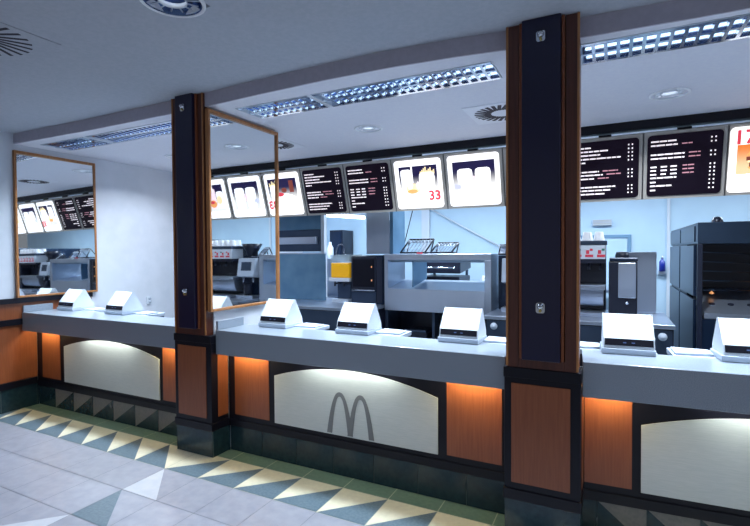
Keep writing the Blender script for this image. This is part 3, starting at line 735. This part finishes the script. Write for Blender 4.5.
m = MB(); m.lathe([(.001, 0), (.05, 0), (.055, .12), (.05, .22), (.022, .27), (.02, .31), (.001, .31)], -4.13, 6.62, 1.4005, M['white'], 20)
tag(m.build('cleaning_bottle', origin=(-4.13, 6.62, 1.4005)), 'white plastic bottle on the shelf before the tall dark cupboard', 'bottle')
sh = thing('rear_shelf', 'narrow steel shelf unit in the passage left of the steel duct', 'shelf', (-4.2, 6.6, 0))
m = MB(); m.box(-4.50, -3.55, 6.45, 6.80, 1.37, 1.40, M['steel']); m.build('board', sh, .003)
for x in (-4.48, -3.60):
    for y in (6.47, 6.75):
        m = MB(); m.box(x, x + .03, y, y + .03, 0, 1.369, M['steel']); m.build('leg', sh)
hs = MB(); pts = [(-3.93 + .08 * math.cos(t), 6.6 + .02 * math.sin(t), 1.44 + .10 + .13 * math.sin(t)) for t in [PI * i / 12 for i in range(-2, 15)]]
for a, b in zip(pts[:-1], pts[1:]): hs.tube(a, b, .014, M['kdark'], 8)
hs.tube((-4.01, 6.6, 1.402), pts[-1], .014, M['kdark'], 8); hs.tube((-3.85, 6.6, 1.402), pts[0], .014, M['kdark'], 8)
tag(hs.build('coiled_hose', origin=(-3.93, 6.6, 1.402)), 'looped dark hose standing beside the white bottle', 'hose')

# ------------------------------------------------------------------ coffee machine, drinks machine, dispenser
cf = thing('coffee_machine', 'dark and grey coffee machine left of the drinks machine, mostly behind the nearer column', 'coffee machine', (-.9, 5.0, .921))
m = MB(); m.box(-1.09, -.73, 5.14, 5.52, .921, 1.50, M['kblue']); m.build('body', cf, .006)
m = MB(); m.prism([(5.0, 1.22), (5.139, 1.20), (5.139, 1.47), (5.04, 1.47)], 'x', -1.03, -.74, M['offwhite']); hh = m.build('head', cf, .006)
m = MB(); m.prism([(5.012, 1.30), (5.0135, 1.30), (5.0335, 1.42), (5.032, 1.42)], 'x', -.98, -.80, M['dsteel']); m.build('control_pad', hh)
m = MB(); m.box(-1.03, -.74, 4.98, 5.139, .921, .96, M['steel']); m.build('drip_tray', cf, .004)
for x in (-.97, -.80):
    m = MB(); m.tube((x, 5.07, 1.2), (x, 5.07, 1.14), .014, M['chrome'], 10); m.build('spout', cf)
m = MB(); m.lathe([(.001, 0), (.055, 0), (.06, .1), (.05, .13), (.055, .16)], -.885, 5.06, .961, M['kdark'], 20); m.tube((-.83, 5.06, 1.0), (-.83, 5.06, 1.09), .006, M['kdark'], 8)
tag(m.build('coffee_pot', origin=(-.885, 5.06, .961)), 'dark coffee pot on the drip tray of the coffee machine', 'pot')
bw = MB(); bw.lathe([(.001, 0), (.07, 0), (.085, .08), (.135, .17), (.145, .17), (.092, .07), (.001, .02)], -.845, 5.20, 1.501, M['kdark'], 24)
tag(bw.build('filter_bowl', origin=(-.845, 5.20, 1.501)), 'black bowl standing on top of the coffee machine', 'bowl')
rack(-1.085, -1.01, 5.15, 1.501, -.01, 'small black rack on the coffee machine, left edge of the nearer column', .10)

dm = thing('drinks_machine', 'wide dark drinks machine with white and red label strip, right of the nearer column', 'drinks machine', (-.37, 5.0, .921))
m = MB(); m.box(-.68, -.05, 5.20, 5.52, .96, 1.60, M['kdark']); m.build('body', dm, .006)
m = MB(); m.box(-.69, -.04, 4.96, 5.52, 1.603, 1.64, M['dsteel']); m.build('cup_shelf', dm, .004)
m = MB(); m.box(-.68, -.055, 4.97, 5.199, 1.465, 1.600, M['white']); pn = m.build('label_panel', dm, .004)
s = MB()
for q in range(6):
    x = -.64 + q * .103; s.box(x, x + .07, 4.967, 4.9695, 1.485, 1.508, M['redlabel']); s.box(x + .008, x + .035, 4.967, 4.9695, 1.515, 1.55, M['redlabel'])
    s.box(x + .04, x + .065, 4.967, 4.9695, 1.545, 1.565, M['greenlabel' if q % 2 else 'redlabel'])
s.build('label_prints', pn)
m = MB(); m.box(-.68, -.055, 4.98, 5.199, 1.425, 1.464, M['kdark']); m.build('valve_bar', dm)
for q in range(6):
    x = -.61 + q * .103; m = MB(); m.tube((x, 5.04, 1.424), (x, 5.04, 1.36), .013, M['kdark'], 10); m.build('valve', dm)
m = MB(); m.box(-.68, -.055, 4.99, 5.199, 1.17, 1.215, M['steel']); m.build('mid_shelf', dm, .004)
m = MB(); m.prism([(5.02 + .08 * (1 - math.cos(t)), 1.155 - .15 * math.sin(t) * 1.0) for t in [PI / 2 * i / 8 for i in range(9)]] + [(5.199, 1.0), (5.199, 1.165), (5.02, 1.165)], 'x', -.67, -.07, M['steel']); m.build('curved_shield', dm)
m = MB(); m.box(-.68, -.05, 4.90, 5.52, .921, .955, M['steel']); m.build('drip_tray', dm, .004)
for q in range(6):   # cups standing upside down along the shelf, a double row
    for rr in (0, 1):
        x = -.635 + q * .105
        c_ = MB(); c_.lathe([(.049, 0), (.0505, .004), (.048, .008), (.036, .082), (.033, .085), (.001, .085)], x, 5.03 + rr * .12, 1.641, M['paper'], 18)
        where = 'front' if rr == 0 else 'back'
        if q == 0: lab = f'white paper cup at the left end of the {where} row on the drinks machine'
        elif q == 5: lab = f'white paper cup at the right end of the {where} row on the drinks machine'
        else: lab = f'white paper cup inside the {where} row on the drinks machine'
        tag(c_.build('paper_cup', origin=(x, 5.03 + rr * .12, 1.641)), lab, 'cup', f'{where} row of cups on the drinks machine')
ds = thing('milk_dispenser', 'upright steel and black dispenser right of the drinks machine', 'drink dispenser', (.1, 5.0, .921))
m = MB(); m.box(-.025, .215, 5.03, 5.42, .935, 1.445, M['kdark']); m.build('body', ds, .012)
m = MB(); m.box(.055, .205, 5.012, 5.029, 1.10, 1.43, M['steel']); m.build('door', ds, .006)
m = MB(); m.box(-.02, .22, 5.02, 5.43, 1.446, 1.475, M['kblue']); m.build('lid', ds, .006)
m = MB(); m.lathe([(.001, .06), (.05, .055), (.06, .02), (.06, 0)], .09, 5.2, 1.476, M['kdark'], 20); m.build('cap', ds)
m = MB(); m.tube((.13, 5.028, 1.07), (.13, 4.99, 1.05), .012, M['chrome'], 10); m.build('tap', ds)
for x in (0, .18):
    for y in (5.06, 5.38):
        m = MB(); m.tube((x + .01, y, .9205), (x + .01, y, .935), .012, M['kdark'], 8); m.build('foot', ds)
ps = MB(); ps.box(.05, .40, 5.47, 5.485, .921, 1.53, M['steel']); tag(ps.build('splash_screen', origin=(.22, 5.47, .921), bevel=.003), 'plain pale steel sheet standing behind the upright dispenser', 'screen')
wtb = thing('wash_bottle_holder', 'blue soap bottle in a small holder on the rear wall', 'soap dispenser', (.60, 7.44, 1.22))
m = MB(); m.box(.56, .65, 7.42, 7.499, 1.22, 1.27, M['offwhite']); m.build('bracket', wtb)
m = MB(); m.lathe([(.001, 0), (.036, 0), (.036, .13), (.012, .16), (.012, .18), (.001, .18)], .605, 7.38, 1.26, M['bluebottle'], 16); m.build('bottle', wtb)
m = MB(); m.tube((.605, 7.38, 1.44), (.605, 7.34, 1.46), .012, M['white'], 8); m.build('nozzle', wtb)
bx_ = thing('wall_grille', 'small pale boxed grille high on the rear wall right of the nearer column', 'grille', (-.12, 7.48, 1.90))
m = MB(); m.box(-.25, .0, 7.43, 7.499, 1.895, 1.985, M['offwhite']); m.build('box', bx_, .008)
m = MB()
for q in range(4): m.box(-.235, -.015, 7.424, 7.4295, 1.905 + q * .02, 1.912 + q * .02, M['housing'])
m.build('slats', bx_)
dr = thing('rear_door', 'pale blue rear door whose frame shows right of the drinks machine', 'door', (-.1, 7.45, 0))
M['doorblue'] = mat('door_frame_blue', rgb(104, 142, 172), 0.5)
m = MB(); m.box(-.55, .24, 7.46, 7.499, 1.72, 1.765, M['doorblue']); m.box(-.55, -.50, 7.46, 7.499, 0, 1.7199, M['doorblue']); m.box(.195, .24, 7.46, 7.499, 0, 1.7199, M['doorblue']); m.build('frame', dr, .003)
m = MB(); m.box(-.499, .194, 7.475, 7.498, 0, 1.719, M['kwall']); lf = m.build('leaf', dr)
m = MB(); m.tube((.14, 7.45, 1.0), (.04, 7.45, 1.0), .01, M['chrome'], 8); m.tube((.14, 7.475, 1.0), (.14, 7.45, 1.0), .01, M['chrome'], 8); m.build('handle', lf)
tr = MB(); tr.box(.665, .70, 7.47, 7.499, 0, HS - .001, M['white']); tag(tr.build('wall_trim_strip', origin=(.68, 7.48, 0)), 'white vertical strip on the rear wall left of the dark cabinets', 'trim')
tr = MB(); tr.box(-2.86, -2.72, 7.47, 7.499, 1.0, HS - .001, M['white']); tag(tr.build('wall_panel_strip', origin=(-2.8, 7.48, 1.0)), 'white vertical strip on the rear wall above the wire racks', 'trim')
pp = MB(); pp.tube((-2.71, 7.44, 2.26), (-1.50, 7.44, 1.585), .012, M['white'], 8); tag(pp.build('wall_pipe', origin=(-2.1, 7.44, 1.9)), 'thin white pipe slanting down the rear wall above the wire racks', 'pipe')
pp = MB(); pp.tube((-2.78, 6.95, 2.3), (-3.0, 6.95, 1.5), .008, M['kdark'], 6); tag(pp.build('hanging_cable', origin=(-2.9, 6.95, 1.5)), 'thin dark cable hanging down just right of the steel duct', 'cable')

# ------------------------------------------------------------------ dark cabinets at the right
cab = thing('holding_cabinet', 'big dark glazed holding cabinet filling the right side of the kitchen', 'cabinet', (1.1, 5.4, 0))
cx0, cx1, cy0, cy1 = .625, 2.2, 4.62, 6.55
m = MB(); m.box(cx0 + .01, cx1, cy0 + .03, cy1, .05, .98, M['kblue']); m.box(cx0 + .01, cx1, 5.3, cy1, .981, 1.595, M['kdark']); m.build('body', cab)
m = MB(); m.box(cx0, cx1, cy0, cy1, 1.596, 1.77, M['fasciasteel']); m.build('top_fascia', cab, .004)
for i in range(2):
    a, b = (cy0 + .12 + i * .92, cy0 + .12 + i * .92 + .86)
    for z0, z1 in ((.12, 1.13), (1.16, 1.585)):
        m = MB(); m.box(cx0 - .012, cx0 + .009, a, b, z0, z1, M['kblue']); m.build('side_door', cab, .004)
    m = MB(); m.box(cx0 - .008, cx0 - .0005, a, b, 1.615, 1.745, M['kblue']); m.build('vent_panel', cab)
m = MB(); m.box(cx0, cx0 + .035, cy0, cy0 + .035, .05, 1.595, M['kdark']); m.build('corner_post', cab, .003)
m = MB(); m.prism([(4.66, .985), (5.25, 1.08), (5.25, 1.20), (5.22, 1.20), (4.66, 1.03)], 'x', .68, 2.18, M['steel']); cp = m.build('control_desk', cab)
m = MB()
for q in range(9):
    x = .76 + q * .13; m.tube((x, 4.85, 1.078), (x, 4.845, 1.094), .022, M['kdark'], 10)
m.build('buttons', cp)
for q in range(5):
    z = 1.18 + q * .08; m = MB(); m.tube((.675, 4.80, z + .03), (1.2, 5.28, z), .005, M['dsteel'], 6); m.build('rail', cab)
m = MB(); m.lathe([(.001, .06), (.03, .05), (.042, .02), (.042, 0)], .80, 4.9, 1.771, M['kdark'], 18); m.build('dome', cab)
m = MB(); m.lathe([(.001, 0), (.02, .008), (.001, .03)], .78, 4.99, 1.16, M['glow'], 12); m.build('warm_glow', cab)  # glowing bead paints a warm glint inside the dark cabinet
m = MB(); m.box(1.15, 1.5, 5.2, 5.26, 1.22, 1.235, M['glow']); m.build('glint_strip', cab)  # glowing bar stands in for a faint glint, no lamp here

# ------------------------------------------------------------------ lamps
def area(name, loc, sx, sy, power, col, rot=(0, 0, 0), spread=2.5):
    l = bpy.data.lights.new(name, 'AREA'); l.shape = 'RECTANGLE'; l.size = sx; l.size_y = sy; l.energy = power; l.color = col; l.spread = spread
    o = bpy.data.objects.new(name, l); C.objects.link(o); o.location = loc; o.rotation_euler = rot; return o
COOL = (.74, .87, 1.0)
for a, b in TROFF:
    area('troffer_lamp', ((a + b) / 2, (TY0 + TY1) / 2, HS - .008), b - a - .05, .2, 23 * (b - a), COOL, spread=1.75)
for x, y in DL: area('downlight_lamp', (x, y, HS - .014), .08, .08, 26, (.82, .9, 1))
for x, y in ML: area('downlight_lamp', (x, y, HM - .016), .1, .1, 5.5, (.88, .93, 1))
# kitchen ceiling fluorescents behind the menu boards
for i, (x, y) in enumerate(((-3.9, 5.9), (-1.9, 5.9), (.1, 5.9), (2.0, 5.9))):
    th = thing('kitchen_ceiling_light', ('surface light over the fryers', 'surface light behind the centre menu boards', 'surface light behind the nearer column', 'surface light over the dark cabinets')[i], 'ceiling light', (x, y, HS), 'surface lights on the kitchen ceiling')
    m = MB(); m.box(x - .6, x + .6, y - .1, y + .1, HS - .05, HS - .001, M['white']); m.build('casing', th, .004)
    m = MB(); m.box(x - .58, x + .58, y - .08, y + .08, HS - .056, HS - .0505, M['tube']); m.build('diffuser', th)
    area('kitchen_lamp', (x, y, HS - .065), 1.1, .15, 56, COOL, spread=PI)

w_ = bpy.data.worlds.new('world'); bpy.context.scene.world = w_; w_.use_nodes = True
w_.node_tree.nodes['Background'].inputs[0].default_value = (.84, .9, 1, 1); w_.node_tree.nodes['Background'].inputs[1].default_value = .25

# ------------------------------------------------------------------ camera
cam = bpy.data.cameras.new('camera'); co = bpy.data.objects.new('camera', cam); C.objects.link(co)
cam.sensor_width = 36; cam.lens = 36 * 473.19 / 750; cam.clip_start = .05
ya, pi_, ro = math.radians(26.582), math.radians(-1.372), math.radians(-.379)
F = Vector((-math.sin(ya) * math.cos(pi_), math.cos(ya) * math.cos(pi_), math.sin(pi_)))
R = Vector((math.cos(ya), math.sin(ya), 0)); U = R.cross(F)
R2 = R * math.cos(ro) + U * math.sin(ro); U2 = -R * math.sin(ro) + U * math.cos(ro)
mt = Matrix((R2, U2, -F)).transposed().to_4x4(); mt.translation = Vector((0, 0, 1.55))
co.matrix_world = mt
sc_ = bpy.context.scene; sc_.camera = co
sc_.view_settings.view_transform = 'Standard'; sc_.view_settings.look = 'None'; sc_.view_settings.gamma = 1; sc_.view_settings.exposure = -.03
sc_.view_settings.use_curve_mapping = False
